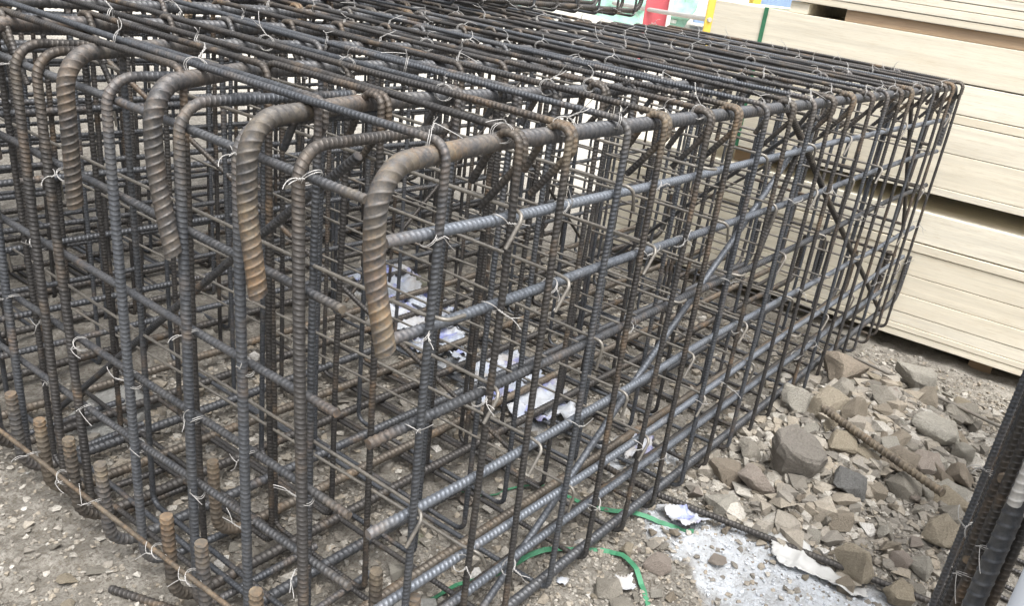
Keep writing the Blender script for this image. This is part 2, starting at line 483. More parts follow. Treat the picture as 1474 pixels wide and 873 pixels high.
def powder(x, y):
    m = np.zeros_like(x)
    for a, b, r in (((0.80, -0.03), (0.84, -0.16), 0.055), ((0.79, -0.14), (0.83, -0.30), 0.085), ((0.79, -0.24), (0.82, -0.46), 0.098), ((0.72, -0.20), (0.70, -0.33), 0.06), ((0.93, 0.16), (1.02, 0.12), 0.05), ((1.16, 1.16), (1.0, 0.75), 0.09), ((1.0, 0.75), (0.93, 0.40), 0.08)):
        m = np.maximum(m, 1 - sstep(seg_d(x, y, a, b) + (vnoise(x * 28, y * 28, 31) - 0.5) * 0.07, r * 0.55, r * 1.25))
    return m
def graded(a, b, step, far):
    core = list(np.arange(a, b + 1e-6, step))
    s, p, hi = step, b, []
    while p < far: s *= 1.28; p += s; hi.append(p)
    s, p, lo = step, a, []
    while p > -far: s *= 1.28; p -= s; lo.append(p)
    return np.array(lo[::-1] + core + hi)
gx = graded(-0.35, 2.75, 0.012, 600); gy = graded(-0.75, 1.35, 0.012, 600)
GX, GY = np.meshgrid(gx, gy, indexing='ij')
GZ = gz(GX, GY)
V = np.stack([GX, GY, GZ], -1).reshape(-1, 3)
nx, ny = len(gx), len(gy)
I = (np.arange(nx - 1)[:, None] * ny + np.arange(ny - 1)[None]).ravel()
F = np.stack([I, I + ny, I + ny + 1, I + 1], -1).tolist()
g = put('ground', mesh_np('ground', V, F, M['ground'], True, None, powder(V[:, 0], V[:, 1])))
tag(g, kind='structure')

# ------------------------------------------------------------------ main rebar cage
W, H, L_ = 1.07, 0.80, 2.44
XS = [0.08 + 0.117 * k for k in range(21)]
TOPY = [0.012, 0.215, 0.405, 0.59, 0.815, 1.055]
ROWZ = [0.706, 0.597, 0.472, 0.345, 0.215, 0.140]
ENDZ = [0.742, 0.612, 0.475, 0.344, 0.232]

def stirrup_path(y0, y1, hook_right=True, x2=0.013, seed=0, tail=0.07):
    rng = np.random.default_rng(seed)
    zt, zb = 0.802, 0.004
    a = [(0, y0 + 0.062, zt - tail), (0, y0 + 0.026, zt), (0, y0, zt), (0, y0, zb), (0, y1, zb), (0, y1, zt), (0, y0, zt), (0, y0, zt - 0.030), (0, y0 + 0.055, zt - 0.03 - tail)]
    P = np.array(a, float)
    P[:, 0] = np.array([0, 0, 0, 0.001, 0.004, x2 * 0.6, x2, x2, x2])
    if not hook_right:
        P[:, 1] = y0 + y1 - P[:, 1]
    D = fillet(P, [0, 0.012, 0.018, 0.02, 0.02, 0.02, 0.018, 0.012, 0], 7)
    return wobble(D, 0.0022, rng, 0.5)
def corner_rust(ry, rz, amt, spread=0.05):
    def f(V):
        dd = np.hypot(V[:, 1] - ry, V[:, 2] - rz)
        return amt * (1 - sstep(dd, spread * 0.45, spread * 1.6))
    return f
def stirrup_mesh(name, y0, y1, hook_right, seed, amt, mat, d=0.0091, ns=8):
    P = stirrup_path(y0, y1, hook_right, d * 1.1, seed)
    V, F, ru = bar(P, d, (1, 0.0001, 0), pitch=0.0062, ns=ns, roll=0.2 + seed)
    yc = y0 if hook_right else y1
    ru = corner_rust(yc, 0.79, amt)(V) + corner_rust(y0 + y1 - yc, 0.80, amt * 0.8)(V)
    return mesh_np(name, V, F, mat, True, np.clip(ru, 0, 1))
OUT = [stirrup_mesh('stirrup', -0.007, W + 0.007, True, 1, 0.95, M['steel_dark']),
       stirrup_mesh('stirrup', -0.007, W + 0.007, False, 2, 0.55, M['steel']),
       stirrup_mesh('stirrup', -0.007, W + 0.007, True, 3, 0.35, M['steel_dark'])]
INN = [stirrup_mesh('inner_stirrup', 0.195, 0.612, True, 4, 0.35, M['steel'], ns=7),
       stirrup_mesh('inner_stirrup', 0.385, 0.835, False, 5, 0.35, M['steel_dark'], ns=7),
       stirrup_mesh('inner_stirrup', 0.195, 0.425, True, 6, 0.3, M['steel_dark'], ns=7),
       stirrup_mesh('inner_stirrup', 0.57, 0.835, False, 8, 0.3, M['steel'], ns=7)]

def long_top_mesh(name, seed, hangz=0.60, ye=0.0, yb=0.0, y1=0.0, yL=0.0, amt=0.8, mat='steel', x0=0.0, ns=14, hang_far=True):
    """thick longitudinal bar, both ends bent down"""
    rng = np.random.default_rng(seed)
    z = 0.7865; r = 0.056
    pts = [(x0 + 0.004, ye, hangz), (x0, yb, 0.69), (x0, yb, z), (x0 + 0.20, y1 + (y1 - yb) * 0.4, z), (L_ + 0.015, yL, z)]
    if hang_far: pts.append((L_ + 0.015, yL, 0.60))
    D = fillet(pts, [0, 0.3, r, 0.25, r, 0], 14)
    def rf(s, L): return amt * ((1 - sstep(s, 0.16, 0.62)) * (0.72 + 0.28 * np.sin(s * 23 + seed) * np.sin(s * 51)) + 0.25 * (1 - sstep(s, 0.02, 0.1))) + 0.14
    return bar_mesh(name, D, 0.0200, (0, 1, 0.2), M[mat], pitch=0.0104, rib=0.10, ns=ns, prof=PROF4, fin=0.09, shear=0.62, rust=rf, roll=0.75)
def bottom_mesh(seed, mat='steel_brown', ns=10, tall=0.19):
    rng = np.random.default_rng(seed)
    z = 0.024
    pts = [(-0.006, 0.0, z + tall - 0.024), (0.0, 0, z), (L_ + 0.015, 0, z), (L_ + 0.02, 0, 0.19)]
    D = wobble(fillet(pts, 0.05, 9), 0.002, rng, 1.1)
    def rf(s, L): return 0.6 * (1 - sstep(s, 0.004, 0.05)) + 0.3 * (1 - sstep(s, 0.1, 0.3)) + 0.08
    return bar_mesh('bottom_bar', D, 0.0174, (0, 1, 0), M[mat], pitch=0.0098, ns=ns, rust=rf, roll=0.3, prof=PROF4)
def u_mesh(seed, mat='steel', up=0.25, dn=0.22, amt=0.5, tilt=0.0, lean=0.0):
    rng = np.random.default_rng(seed)
    zt, zb = 0.770, 0.013
    pts = [(up, 0, zt), (0, lean * 0.0, zt), (0, lean, zb), (dn, lean, zb)]
    D = wobble(fillet(pts, 0.038, 10), 0.0015, rng)
    def rf(s, L): return amt * np.exp(-((s - up - 0.02) / 0.07) ** 2) + amt * 0.8 * np.exp(-((L - dn - s) / 0.05) ** 2) + 0.5 * (1 - sstep(s, 0.004, 0.01))
    return bar_mesh('u_bar', D, 0.0128, (0, 1, 0), M[mat], pitch=0.0068, ns=10, rust=rf, roll=1.1 + seed, prof=PROF4, rib=0.085)
def straight(name, a, b, d, mat, seed, ns=8, wob=0.003, rust=0.1, tip=0.6, pitch=None, prof=PROF3, sag=0.0):
    rng = np.random.default_rng(seed)
    D = fillet([a, b], 0)
    D = wobble(D, wob, rng, 0.7)
    if sag:
        t = np.linspace(0, 1, len(D)); D[:, 2] -= sag * 4 * t * (1 - t)
    ref = (0, 0, 1) if abs(D[-1][2] - D[0][2]) < 0.5 * np.linalg.norm(D[-1] - D[0]) else (0, 1, 0)
    def rf(s, L): return rust + tip * (1 - sstep(s, 0.01, 0.06))
    return bar_mesh(name, D, d, ref, M[mat], ns=ns, rust=rf, roll=seed * 0.7, pitch=pitch, prof=prof)
def hook_mesh(seed, ang):
    """thin cross tie that hooks round the side bars on both faces"""
    rng = np.random.default_rng(seed)
    c, s = math.cos(ang), math.sin(ang)
    yo = -0.019
    def tl(y, out): return (0.045 * s, y + out * 0.010, 0.010 - 0.045 * c)
    pts = [tl(yo, 0.6), (0.010 * s, yo, 0.012), (0, yo + 0.028, 0.0125), (0, W - 0.02, 0.0125), (0, W + 0.02, 0.012), (0, W + 0.012, -0.04)]
    D = wobble(fillet(pts, [0, 0.011, 0.02, 0.02, 0.01, 0], 8), 0.003, rng, 0.5)
    return bar_mesh('cross_tie', D, 0.0052, (0.7, 0.05, 0.7), M['hook'], ns=6, smoothbar=True, rust=lambda s_, L: 0.06 + 0 * s_)

cage = empty('rebar_cage', (1.2, 0.53, 0.0), 'long box-shaped rebar cage of dark ribbed bars filling the middle of the view', 'rebar cage')
rg = np.random.default_rng(5)
# thick top bars with their bent-down ends
tops = [dict(ye=-0.028, yb=-0.006, y1=0.016, yL=0.016, amt=0.95), dict(ye=0.176, yb=0.19, y1=0.222, yL=0.212, amt=0.8), dict(ye=0.341, yb=0.366, y1=0.43, yL=0.405, amt=0.4),
        dict(ye=0.572, yb=0.562, y1=0.612, yL=0.595, amt=0.5), dict(ye=0.80, yb=0.80, y1=0.82, yL=0.815, amt=0.5), dict(ye=1.05, yb=1.05, y1=1.055, yL=1.055, amt=0.4)]
for k, t in enumerate(tops):
    me = long_top_mesh('top_bar', 20 + k, hangz=[0.600, 0.590, 0.587, 0.584, 0.59, 0.59][k], mat='steel', **t)
    o = put('top_bar', me, cage)
    if k == 0: o['label'] = 'thick top bar at the near edge with a rusty brown bent-down end'
# bottom bars, ends bent up
bm = [bottom_mesh(40, 'steel'), bottom_mesh(41, 'steel_dark'), bottom_mesh(42, 'steel_brown', 10, 0.18)]
for k, y in enumerate([0.012, 0.085, 0.170, 0.289, 0.372, 0.46, 0.548, 0.641, 0.737, 0.83, 0.93, 1.045]):
    sc = (1, 1, 1)
    o = put('bottom_bar', bm[k % 3], cage, (0.0, y, 0.0), (0, 0, R_(rg.uniform(-0.25, 0.25))))
    if k in (0, 1, 5): o.location.x += 0.13
# end U-bars, near and far
ub = [u_mesh(60, 'steel', 0.26, 0.22, 0.6), u_mesh(61, 'steel_dark', 0.24, 0.2, 0.35, 0, -0.02), u_mesh(62, 'steel', 0.22, 0.24, 0.45, 0, -0.012)]
for k, (y, lean) in enumerate([(None, 0), (0.122, -0.02), (0.233, -0.004), (0.347, 0.003), (0.50, -0.006), (0.66, -0.045), (0.742, 0.008), (0.86, 0), (0.98, 0)]):
    kind = [0, 1, 2, 0, 2, 1, 1, 0, 2][k]
    if y is not None: put('u_bar', ub[kind], cage, (0.02, y, 0.0), (lean * 0.6, 0, R_(rg.uniform(-5, 5))))
    y = y or 0.0
    if k < 9:
        put('u_bar', ub[(k + 1) % 3], cage, (L_ - 0.005, y + 0.06, 0.0), (0, 0, math.pi + R_(rg.uniform(-4, 4))))
# side bars on both faces
for fy, nm in ((0.0085, 0), (W - 0.009, 1)):
    for k, z in enumerate(ROWZ):
        x0 = 0.022 if nm == 0 else 0.0
        mat = ('steel_blue' if k != 2 else 'steel') if nm == 0 else 'steel'
        if nm == 0:
            zz = [(0.704, 0.700), (0.592, 0.598), (0.470, 0.486), (0.346, 0.340), (0.212, 0.236), (0.128, 0.15)][k]
            xx = [0.022, 0.035, 0.018, 0.027, 0.03, 0.16][k]
        else: zz, xx = (z, z), 0.0
        me = straight('side_bar', (xx, fy, zz[0]), (2.43, fy, zz[1] - 0.012), 0.0128, mat, 80 + k + nm * 10, 9, 0.005, 0.06, 0.5, 0.0078)
        put('side_bar', me, cage)
# end bars, near and far
for k, z in enumerate(ENDZ):
    dl = [(0.748, 0.736), (0.624, 0.606), (0.476, 0.471), (0.340, 0.346), (0.220, 0.243)][k]
    ye = [0.045, 0.07, 0.077, 0.046, 0.037][k]
    put('end_bar', straight('end_bar', (0.0345, ye, dl[1]), (0.0345, 1.06, dl[0]), 0.0104, 'steel', 100 + k, 8, 0.004, 0.12, 0.5, 0.0072), cage)
    put('end_bar', straight('end_bar', (L_ - 0.022, 0.03, z - 0.01), (L_ - 0.022, 1.05, z), 0.0102, 'steel_dark', 110 + k, 6, 0.004, 0.1, 0.3, 0.0072), cage)
me = straight('low_tie_bar', (-0.024, 0.05, 0.152), (-0.024, 1.05, 0.107), 0.0070, 'steel_brown', 117, 8, 0.003, 0.7, 0.2)
o = put('low_tie_bar', me, cage); o['label'] = 'thin rusty bar tied across the upturned bottom bar ends'
# stirrups
for k, x in enumerate(XS):
    zb = 0.03 - 0.03 * x
    sz = (0.805 - zb) / 0.805
    o = put('stirrup', OUT[([0, 2, 0, 1][k % 4] if k < 8 else [2, 1, 2, 0][k % 4]) if k else 1], cage, (x + rg.normal(0, 0.004), rg.normal(0, 0.002), zb * 0.999), (0, R_(rg.normal(0, 0.7)), R_(rg.normal(0, 0.35))), (1, 1, sz))
    for q in (((0, 3)[k % 2],) if k > 12 else (0, 1) if k % 2 == 0 else (2, 1) if k % 4 == 1 else (0, 3)):
        put('inner_stirrup', INN[q], cage, (x + (0.016 if q in (0, 2) else -0.014) + rg.normal(0, 0.004), rg.normal(0, 0.004), zb * 0.999 - 0.001), (0, R_(rg.normal(0, 0.8)), R_(rg.normal(0, 0.5))), (1, 1, sz))
# thin cross ties hooking round the side bars
hm = [hook_mesh(130, 0.0), hook_mesh(131, 0.7), hook_mesh(132, -0.6), hook_mesh(133, 1.5)]
for r, z in enumerate(ROWZ[:5]):
    zz = [0.702, 0.595, 0.472, 0.343, 0.212][r]
    start = [1, 0, 1, 0, 1][r]
    for k in range(start, 21, 2):
        x = XS[k] + 0.014
        if k > 13 and k % 4 == start: continue
        put('cross_tie', hm[rg.integers(4)], cage, (x, rg.normal(0, 0.003), zz), (R_(rg.normal(0, 0.5)), 0, R_(rg.normal(0, 0.8))))
# slanting braces
br = [((0.28, 0.026, 0.03), (1.17, 0.026, 0.70), 'steel_blue', 0.0112), ((1.03, 0.022, 0.80), (2.42, 0.022, 0.01), 'steel_dark', 0.0135), ((1.95, 0.024, 0.78), (2.40, 0.024, 0.30), 'steel_dark', 0.0115), ((1.10, 0.03, 0.44), (1.20, 0.02, 0.79), 'steel_dark', 0.0115),
      ((0.125, 1.0, 0.02), (0.125, 0.16, 0.745), 'steel', 0.0108), ((0.9, 1.04, 0.06), (1.7, 1.04, 0.76), 'steel_dark', 0.0100),
      ((2.0, 1.03, 0.05), (1.25, 1.03, 0.74), 'steel_dark', 0.0100), ((1.3, 0.04, 0.75), (1.72, 0.8, 0.05), 'steel', 0.0100), ((0.30, 1.04, 0.70), (0.72, 0.30, 0.02), 'steel_dark', 0.0100),
      ((2.36, 0.95, 0.05), (2.36, 0.15, 0.74), 'steel_dark', 0.0100)]
for k, (a, b, m_, d) in enumerate(br):
    o = put('brace_bar', straight('brace_bar', a, b, d, m_, 140 + k, 8, 0.004, 0.1, 0.5), cage)
    if k == 0: o['label'] = 'slanting brace rising along the near side face'
# wire ties
for k, x in enumerate(XS):
    for q, y in enumerate(TOPY):
        if rg.random() < 0.70:
            tie(cage, (x + 0.004, y, 0.802), (0.1, -0.1, 1), (1, 0, 0), rg)
    for z in (0.702, 0.595, 0.472, 0.343, 0.212, 0.138):
        if rg.random() < (0.40 if k < 14 else 0.25):
            tie(cage, (x, -0.004, z), (0, -1, 0.1), (1, 0, 0), rg)
for y in (0.118, 0.231, 0.347, 0.497, 0.64, 0.745, 0.86):
    for z in (0.74, 0.61, 0.474, 0.345, 0.234):
        if rg.random() < 0.6: tie(cage, (0.024, y, z), (-1, 0, 0.1), (0, 1, 0), rg)
for y in (0.170, 0.289, 0.372, 0.548, 0.641, 0.737):
    tie(cage, (-0.022, y, 0.148 - 0.04 * y), (-1, 0, 0.2), (0, 1, 0), rg)

# ------------------------------------------------------------------ further cages
def side_cage(name, origin, label, length, n, tops_y, ties=True, hang=0.6, dense=False):
    e = empty(name, (origin[0] + length / 2, origin[1] + W / 2, origin[2]), label, 'rebar cage')
    ox, oy, oz = origin
    sx = length / L_
    for y in tops_y:
        put('top_bar', far_top, e, (ox, oy + y, oz), (0, 0, 0), (sx, 1, 1))
        put('bottom_bar', bm[1], e, (ox, oy + y, oz), (0, 0, 0), (sx, 1, 1))
    for k in range(n):
        x = ox + 0.09 + (length - 0.14) * k / (n - 1)
        put('stirrup', OUT[k % 3], e, (x, oy, oz), (0, R_(rg.normal(0, 0.9)), R_(rg.normal(0, 0.5))))
        put('inner_stirrup', INN[k % 4], e, (x + 0.015, oy, oz), (0, R_(rg.normal(0, 0.9)), 0))
        if dense: put('inner_stirrup', INN[(k + 1) % 4], e, (x - 0.02, oy, oz), (0, R_(rg.normal(0, 0.9)), 0))
    for fy in ((0.008, W - 0.008) if not dense else (0.008, 0.22, 0.44, 0.66, 0.86, W - 0.008)):
        for z in ROWZ[:5]:
            put('side_bar', far_side, e, (ox, oy + fy, oz + z), (0, 0, 0), (sx, 1, 1))
    for k in range(8):
        put('u_bar', ub[k % 3], e, (ox + 0.02, oy + 0.06 + 0.13 * k, oz), (0, 0, 0))
        put('u_bar', ub[(k + 1) % 3], e, (ox + length - 0.01, oy + 0.06 + 0.13 * k, oz), (0, 0, math.pi))
    if ties:
        for k in range(0, n, 1):
            x = ox + 0.09 + (length - 0.14) * k / (n - 1)
            for q in (0, 2, 4):
                tie(e, (x, oy - 0.004, oz + (0.02, 0, 0.212, 0, 0.472)[q]), (0, -1, 0.1), (1, 0, 0), rg)
    return e
far_top = long_top_mesh('top_bar', 31, ns=10, amt=0.3)
far_side = straight('side_bar', (0.0, 0, 0), (2.43, 0, 0), 0.0118, 'steel', 160, 6, 0.004)
side_cage('rebar_cage', (-0.55, 1.20, -0.015), 'lower rebar cage behind the middle cage, seen through its left bars', 2.7, 24, TOPY, False, dense=True)
side_cage('rebar_cage', (-0.3, 1.30, 0.80), 'upper rebar cage stacked behind the middle cage, its underside showing along the top edge', 2.90, 22, TOPY)
# right-hand cage, seen nearly edge on
e3 = empty('rebar_cage', (1.3, -1.08, -0.01), 'rebar cage at the lower right corner, seen edge on as packed uprights', 'rebar cage')
oy3 = -0.545 - W
for k in range(13):
    x = 0.60 + 0.117 * k
    put('stirrup', OUT[(k + 1) % 3], e3, (x, oy3 + 0.002 * k, -0.01), (0, R_(rg.normal(0, 0.5)), R_(rg.normal(0, 0.3))))
    put('inner_stirrup', INN[1], e3, (x + 0.05, -0.553 - 0.835 - 0.012 * (k % 3), -0.01), (0, R_(rg.normal(0, 0.5)), R_(rg.normal(0, 0.3))))
for z in ROWZ:
    put('side_bar', straight('side_bar', (0.55, -0.556, z), (2.1, -0.52, z), 0.0122, 'steel_dark', int(z * 1000), 8), e3)
for k, (x, y, d, mt) in enumerate([(0.50, -0.583, 0.0235, 'steel'), (0.535, -0.566, 0.0145, 'steel_dark'), (0.56, -0.555, 0.0135, 'steel_dark'), (0.585, -0.551, 0.012, 'steel'), (0.63, -0.549, 0.012, 'steel_dark'), (0.675, -0.547, 0.012, 'steel_dark'), (0.745, -0.546, 0.012, 'steel'), (0.49, -0.68, 0.0145, 'steel'), (0.52, -0.60, 0.0135, 'steel_dark')]):
    me = straight('corner_bar', (x, y, -0.01), (x, y, 0.80), d, mt, 170 + k, 14 if d > 0.02 else 10, 0.001, 0.05, 0.2, d * 0.62 if d < 0.02 else 0.0175, PROF4)
    o = put('corner_bar', me, e3)
for k, (x, y, z0) in enumerate([(0.455, -0.581, 0.492), (0.475, -0.60, 0.475)]):
    m_ = M['white_paint']
    me = straight('bar_end', (x, y, z0), (x + 0.01, y, 0.80), 0.0150, 'hook', 180 + k, 10, 0.001, 0.0, 0.0, 0.011, PROF4)
    me.materials[0] = M['pale_bar']
    o = put('bar_end', me, e3); o['label'] = 'pale whitish bar end hanging in front of the dark uprights'
for k in range(3):
    put('top_bar', far_top, e3, (0.47, -0.575 - 0.2 * k, 0.0), (0, 0, 0), (0.7, 1, 1))
for x, y, z in [(0.535, -0.566, 0.33), (0.57, -0.553, 0.24), (0.60, -0.552, 0.36), (0.6, -0.55, 0.45), (0.72, -0.548, 0.34), (0.72, -0.548, 0.212), (0.83, -0.545, 0.345), (0.5, -0.58, 0.40), (0.95, -0.54, 0.345), (0.6, -0.55, 0.212), (0.83, -0.54, 0.14)]:
    tie(e3, (x, y + 0.006, z), (-0.5, 0.8, 0.3), (1, 0, 0), rg)

# ------------------------------------------------------------------ timber stacks
TA = -0.06; TX = 2.6
TROT = math.atan2(-TA, 1.0)     # board axis (local y) runs along (TA, 1, 0)
def box_bm(x0, x1, y0, y1, z0, z1, bev):
    b = bmesh.new()
    bmesh.ops.create_cube(b, size=1.0)
    for v in b.verts:
        v.co = Vector((x0 + (v.co.x + 0.5) * (x1 - x0), y0 + (v.co.y + 0.5) * (y1 - y0), z0 + (v.co.z + 0.5) * (z1 - z0)))
    if bev: bmesh.ops.bevel(b, geom=b.edges[:], offset=bev, segments=2, affect='EDGES', profile=0.6)
    return b
def from_bm(name, b, mat, smooth=False):
    me = bpy.data.meshes.new(name); b.to_mesh(me); b.free()
    me.materials.append(mat)
    if smooth: me.polygons.foreach_set('use_smooth', [True] * len(me.polygons))
    return me
def board(name, y0, y1, z0, z1, off, mat, label, group, depth=1.15, bev=0.0018):
    b = box_bm(0, depth, -(y1 - y0) / 2, (y1 - y0) / 2, 0, z1 - z0, bev)
    # slight natural bow and edge waviness
    o = put(name, from_bm(name, b, mat), None, (TX + TA * (y0 + y1) / 2 + off, (y0 + y1) / 2, z0), (0, 0, TROT))
    return tag(o, label, 'timber board', group)
ordn = ['lowest', 'second', 'third', 'fourth', 'fifth', 'sixth', 'seventh', 'eighth', 'ninth', 'tenth', 'eleventh', 'twelfth']
rt = np.random.default_rng(3)
low = [(-0.113, -0.0885), (-0.0865, -0.0655), (-0.0635, -0.0215), (-0.0195, 0.0455), (0.0475, 0.1195), (0.1215, 0.2065), (0.2085, 0.2395), (0.2445, 0.351)]
mid = [(0.419, 0.4435), (0.4455, 0.562), (0.564, 0.660), (0.6625, 0.690), (0.693, 0.787), (0.7915, 0.917)]
upp = [(0.957, 0.9775), (0.9795, 1.0045), (1.0065, 1.029), (1.031, 1.055), (1.057, 1.08), (1.082, 1.11), (1.112, 1.14), (1.142, 1.17)]
for nm, lay, y1, yj in (('lower', low, 1.30, 0.01), ('middle', mid, 0.945, 0.006), ('upper', upp, 0.665, 0.012)):
    for k, (a, b_) in enumerate(lay):
        thick = b_ - a
        desc = 'thin' if thick < 0.035 else 'broad' if thick > 0.09 else 'medium'
        ps = 'topmost' if k == len(lay) - 1 else ordn[k]
        lab = f'{desc} pale timber board, {ps} in the {nm} timber stack' + (' counting from the bottom' if ps not in ('topmost', 'lowest') else '')
        board('timber_board', -1.9 + rt.uniform(-yj, yj), y1 + rt.uniform(-yj, yj), a, b_, rt.uniform(-0.003, 0.003), M['wood'], lab, f'boards of the {nm} timber stack')
# bearers between the stacks
board('timber_bearer', -1.9, 0.47, 0.9185, 0.9555, 0.014, M['wood_brown'], 'brown timber bearer lying lengthwise between the middle and upper stacks', None, 0.1)
board('timber_bearer', 0.60, 0.668, 0.9185, 0.9555, 0.012, M['wood'], 'short pale spacer block at the left end of the upper timber stack', None, 0.5)
for k, y in enumerate((0.7, -0.62, -1.6)):
    board('timber_bearer', y, y + 0.07, 0.3525, 0.4175, 0.06, M['wood_brown'], ['spacer block between lower and middle stacks behind the cage', 'spacer block in the dark gap between lower and middle stacks right of the cage', 'far right spacer block between lower and middle timber stacks'][k], None, 0.45)
for k, y in enumerate((0.8, -0.35, -1.4)):
    board('timber_bearer', y, y + 0.08, -0.20, -0.115, 0.10, M['wood_brown'], ['ground bearer under the left end of the lower stack', 'ground bearer under the lower stack beside the rock heap', 'ground bearer under the right end of the lower stack'][k], None, 0.42)
# green packing strap round the middle stack
def band(name, pts, width, th, wdir, mat, closed=False):
    """flat ribbon swept along pts; wdir = direction of its width"""
    P = np.array(pts, float); n = len(P)
    T = np.gradient(P, axis=0); T /= np.linalg.norm(T, axis=1, keepdims=True)
    Wd = np.broadcast_to(np.asarray(wdir, float), P.shape) if not callable(wdir) else wdir(P, T)
    Wd = Wd - (Wd * T).sum(1, keepdims=True) * T; Wd /= np.linalg.norm(Wd, axis=1, keepdims=True)
    Nn = np.cross(T, Wd)
    V = np.concatenate([P + Wd * width / 2 + Nn * th / 2, P - Wd * width / 2 + Nn * th / 2, P - Wd * width / 2 - Nn * th / 2, P + Wd * width / 2 - Nn * th / 2])
    F = []
    for i in range(n - 1):
        for a in range(4):
            b_ = (a + 1) % 4
            F.append([a * n + i, a * n + i + 1, b_ * n + i + 1, b_ * n + i])
    F += [[0, n, 2 * n, 3 * n], [n - 1, 4 * n - 1, 3 * n - 1, 2 * n - 1]]
    return mesh_np(name, V, F, mat, False)
ys = 0.745; xf = TX + TA * ys - 0.0045
loop = [(xf, ys, 0.418), (xf, ys, 0.5), (xf, ys, 0.7), (xf, ys, 0.9195), (xf + 0.1, ys, 0.9205), (xf + 0.56, ys, 0.9205)]
tag(put('packing_strap', band('packing_strap', loop, 0.016, 0.0015, (0, 1, 0), M['green_strap'])), 'green packing strap running up the face of the middle timber stack', 'packing strap')

# ------------------------------------------------------------------ rocks
def hull_rock(seed, npts=16, flat=1.0, bevel=0.05, fine=False):
    rng = np.random.default_rng(seed)
    b = bmesh.new()
    # points pushed on to the faces of a skewed block: angular, split-looking stones
    P = rng.uniform(-0.5, 0.5, (npts, 3))
    ax = rng.integers(0, 3, npts); sg = rng.choice([-0.5, 0.5], npts)
    P[np.arange(npts), ax] = sg
    P *= 1 - 0.16 * (np.abs(P) > 0.38).sum(1, keepdims=True).clip(0, 2)
    P[:, 0] += P[:, 2] * rng.uniform(-0.4, 0.4); P[:, 1] += P[:, 2] * rng.uniform(-0.4, 0.4)
    P[:, 2] *= flat
    for p in P: b.verts.new(p)
    r = bmesh.ops.convex_hull(b, input=b.verts)
    bmesh.ops.delete(b, geom=[v for v in b.verts if not v.link_faces], context='VERTS')
    bmesh.ops.dissolve_limit(b, angle_limit=0.16, verts=b.verts[:], edges=b.edges[:])
    if bevel:
        bmesh.ops.bevel(b, geom=b.edges[:], offset=bevel * 0.3, segments=1, affect='EDGES', clamp_overlap=True)
        bmesh.ops.triangulate(b, faces=b.faces[:])
        for lim in ((0.24, 0.13) if fine else (0.3,)):
            bmesh.ops.subdivide_edges(b, edges=[e for e in b.edges if e.calc_length() > lim], cuts=1)
            bmesh.ops.triangulate(b, faces=b.faces[:])
        b.normal_update()
        so = Vector((seed * 3.1, seed * 1.7, 0.4))
        for v in b.verts:
            q = v.co + so
            v.co += v.normal * (0.030 * mnoise.noise(q * 3.0) + 0.030 * mnoise.noise(q * 7.5) + 0.020 * mnoise.noise(q * 17))
    bmesh.ops.recalc_face_normals(b, faces=b.faces[:])
    return b
FEAT = [(1.444, -0.051, 0.071, 0.08, 'pale'), (1.447, -0.123, 0.088, 0.056, 'tan'), (1.74, -0.084, 0.117, 0.088, 'brown'), (1.582, -0.103, 0.083, 0.065, 'grey'), (1.436, -0.191, 0.055, 0.06, 'greybrown'), (1.348, -0.163, 0.034, 0.037, 'tan'), (1.583, -0.357, 0.114, 0.066, 'pale'), (1.836, -0.244, 0.098, 0.088, 'pale'), (1.8, -0.379, 0.094, 0.047, 'grey'), (1.722, -0.162, 0.048, 0.038, 'tan'), (1.578, -0.221, 0.054, 0.054, 'grey'), (1.027, -0.051, 0.064, 0.049, 'brown'), (1.04, -0.122, 0.072, 0.053, 'pink'), (1.15, -0.054, 0.056, 0.048, 'grey'), (1.158, -0.284, 0.083, 0.053, 'slate'), (1.281, -0.215, 0.065, 0.04, 'tan'), (0.91, -0.105, 0.064, 0.036, 'pale'), (1.325, -0.347, 0.083, 0.06, 'brown'), (1.289, -0.275, 0.048, 0.04, 'tan'), (1.565, -0.437, 0.048, 0.055, 'pale'), (1.457, -0.39, 0.066, 0.041, 'pale'), (1.418, -0.375, 0.082, 0.033, 'pink'), (1.452, -0.458, 0.065, 0.057, 'brown'), (1.412, -0.426, 0.045, 0.04, 'brown'), (1.345, -0.465, 0.07, 0.047, 'pale'), (1.29, -0.47, 0.076, 0.053, 'tan'), (1.243, -0.48, 0.052, 0.037, 'grey'), (1.151, -0.486, 0.078, 0.057, 'tan'), (1.238, -0.374, 0.069, 0.061, 'grey'), (1.338, -0.408, 0.055, 0.039, 'pale'), (0.919, -0.378, 0.073, 0.066, 'tan'), (0.988, -0.442, 0.033, 0.06, 'pink'), (0.922, -0.469, 0.064, 0.036, 'tan'), (1.011, -0.473, 0.04, 0.047, 'pale'), (1.075, -0.392, 0.035, 0.025, 'grey'), (0.959, -0.282, 0.03, 0.025, 'pale'), (0.645, -0.102, 0.057, 0.038, 'pink'), (0.651, -0.034, 0.039, 0.028, 'tan'), (0.544, -0.061, 0.073, 0.042, 'grey'), (0.527, -0.111, 0.059, 0.035, 'grey'), (-0.066, 0.569, 0.038, 0.019, 'tan'), (-0.023, 0.56, 0.031, 0.018, 'grey'), (-0.021, 0.489, 0.027, 0.019, 'tan'), (-0.069, 0.495, 0.029, 0.015, 'grey'), (-0.087, 0.512, 0.026, 0.017, 'tan'), (-0.038, 0.652, 0.025, 0.016, 'grey'), (0.308, 0.218, 0.041, 0.041, 'pale'), (0.608, 1.213, 0.053, 0.035, 'pale')]
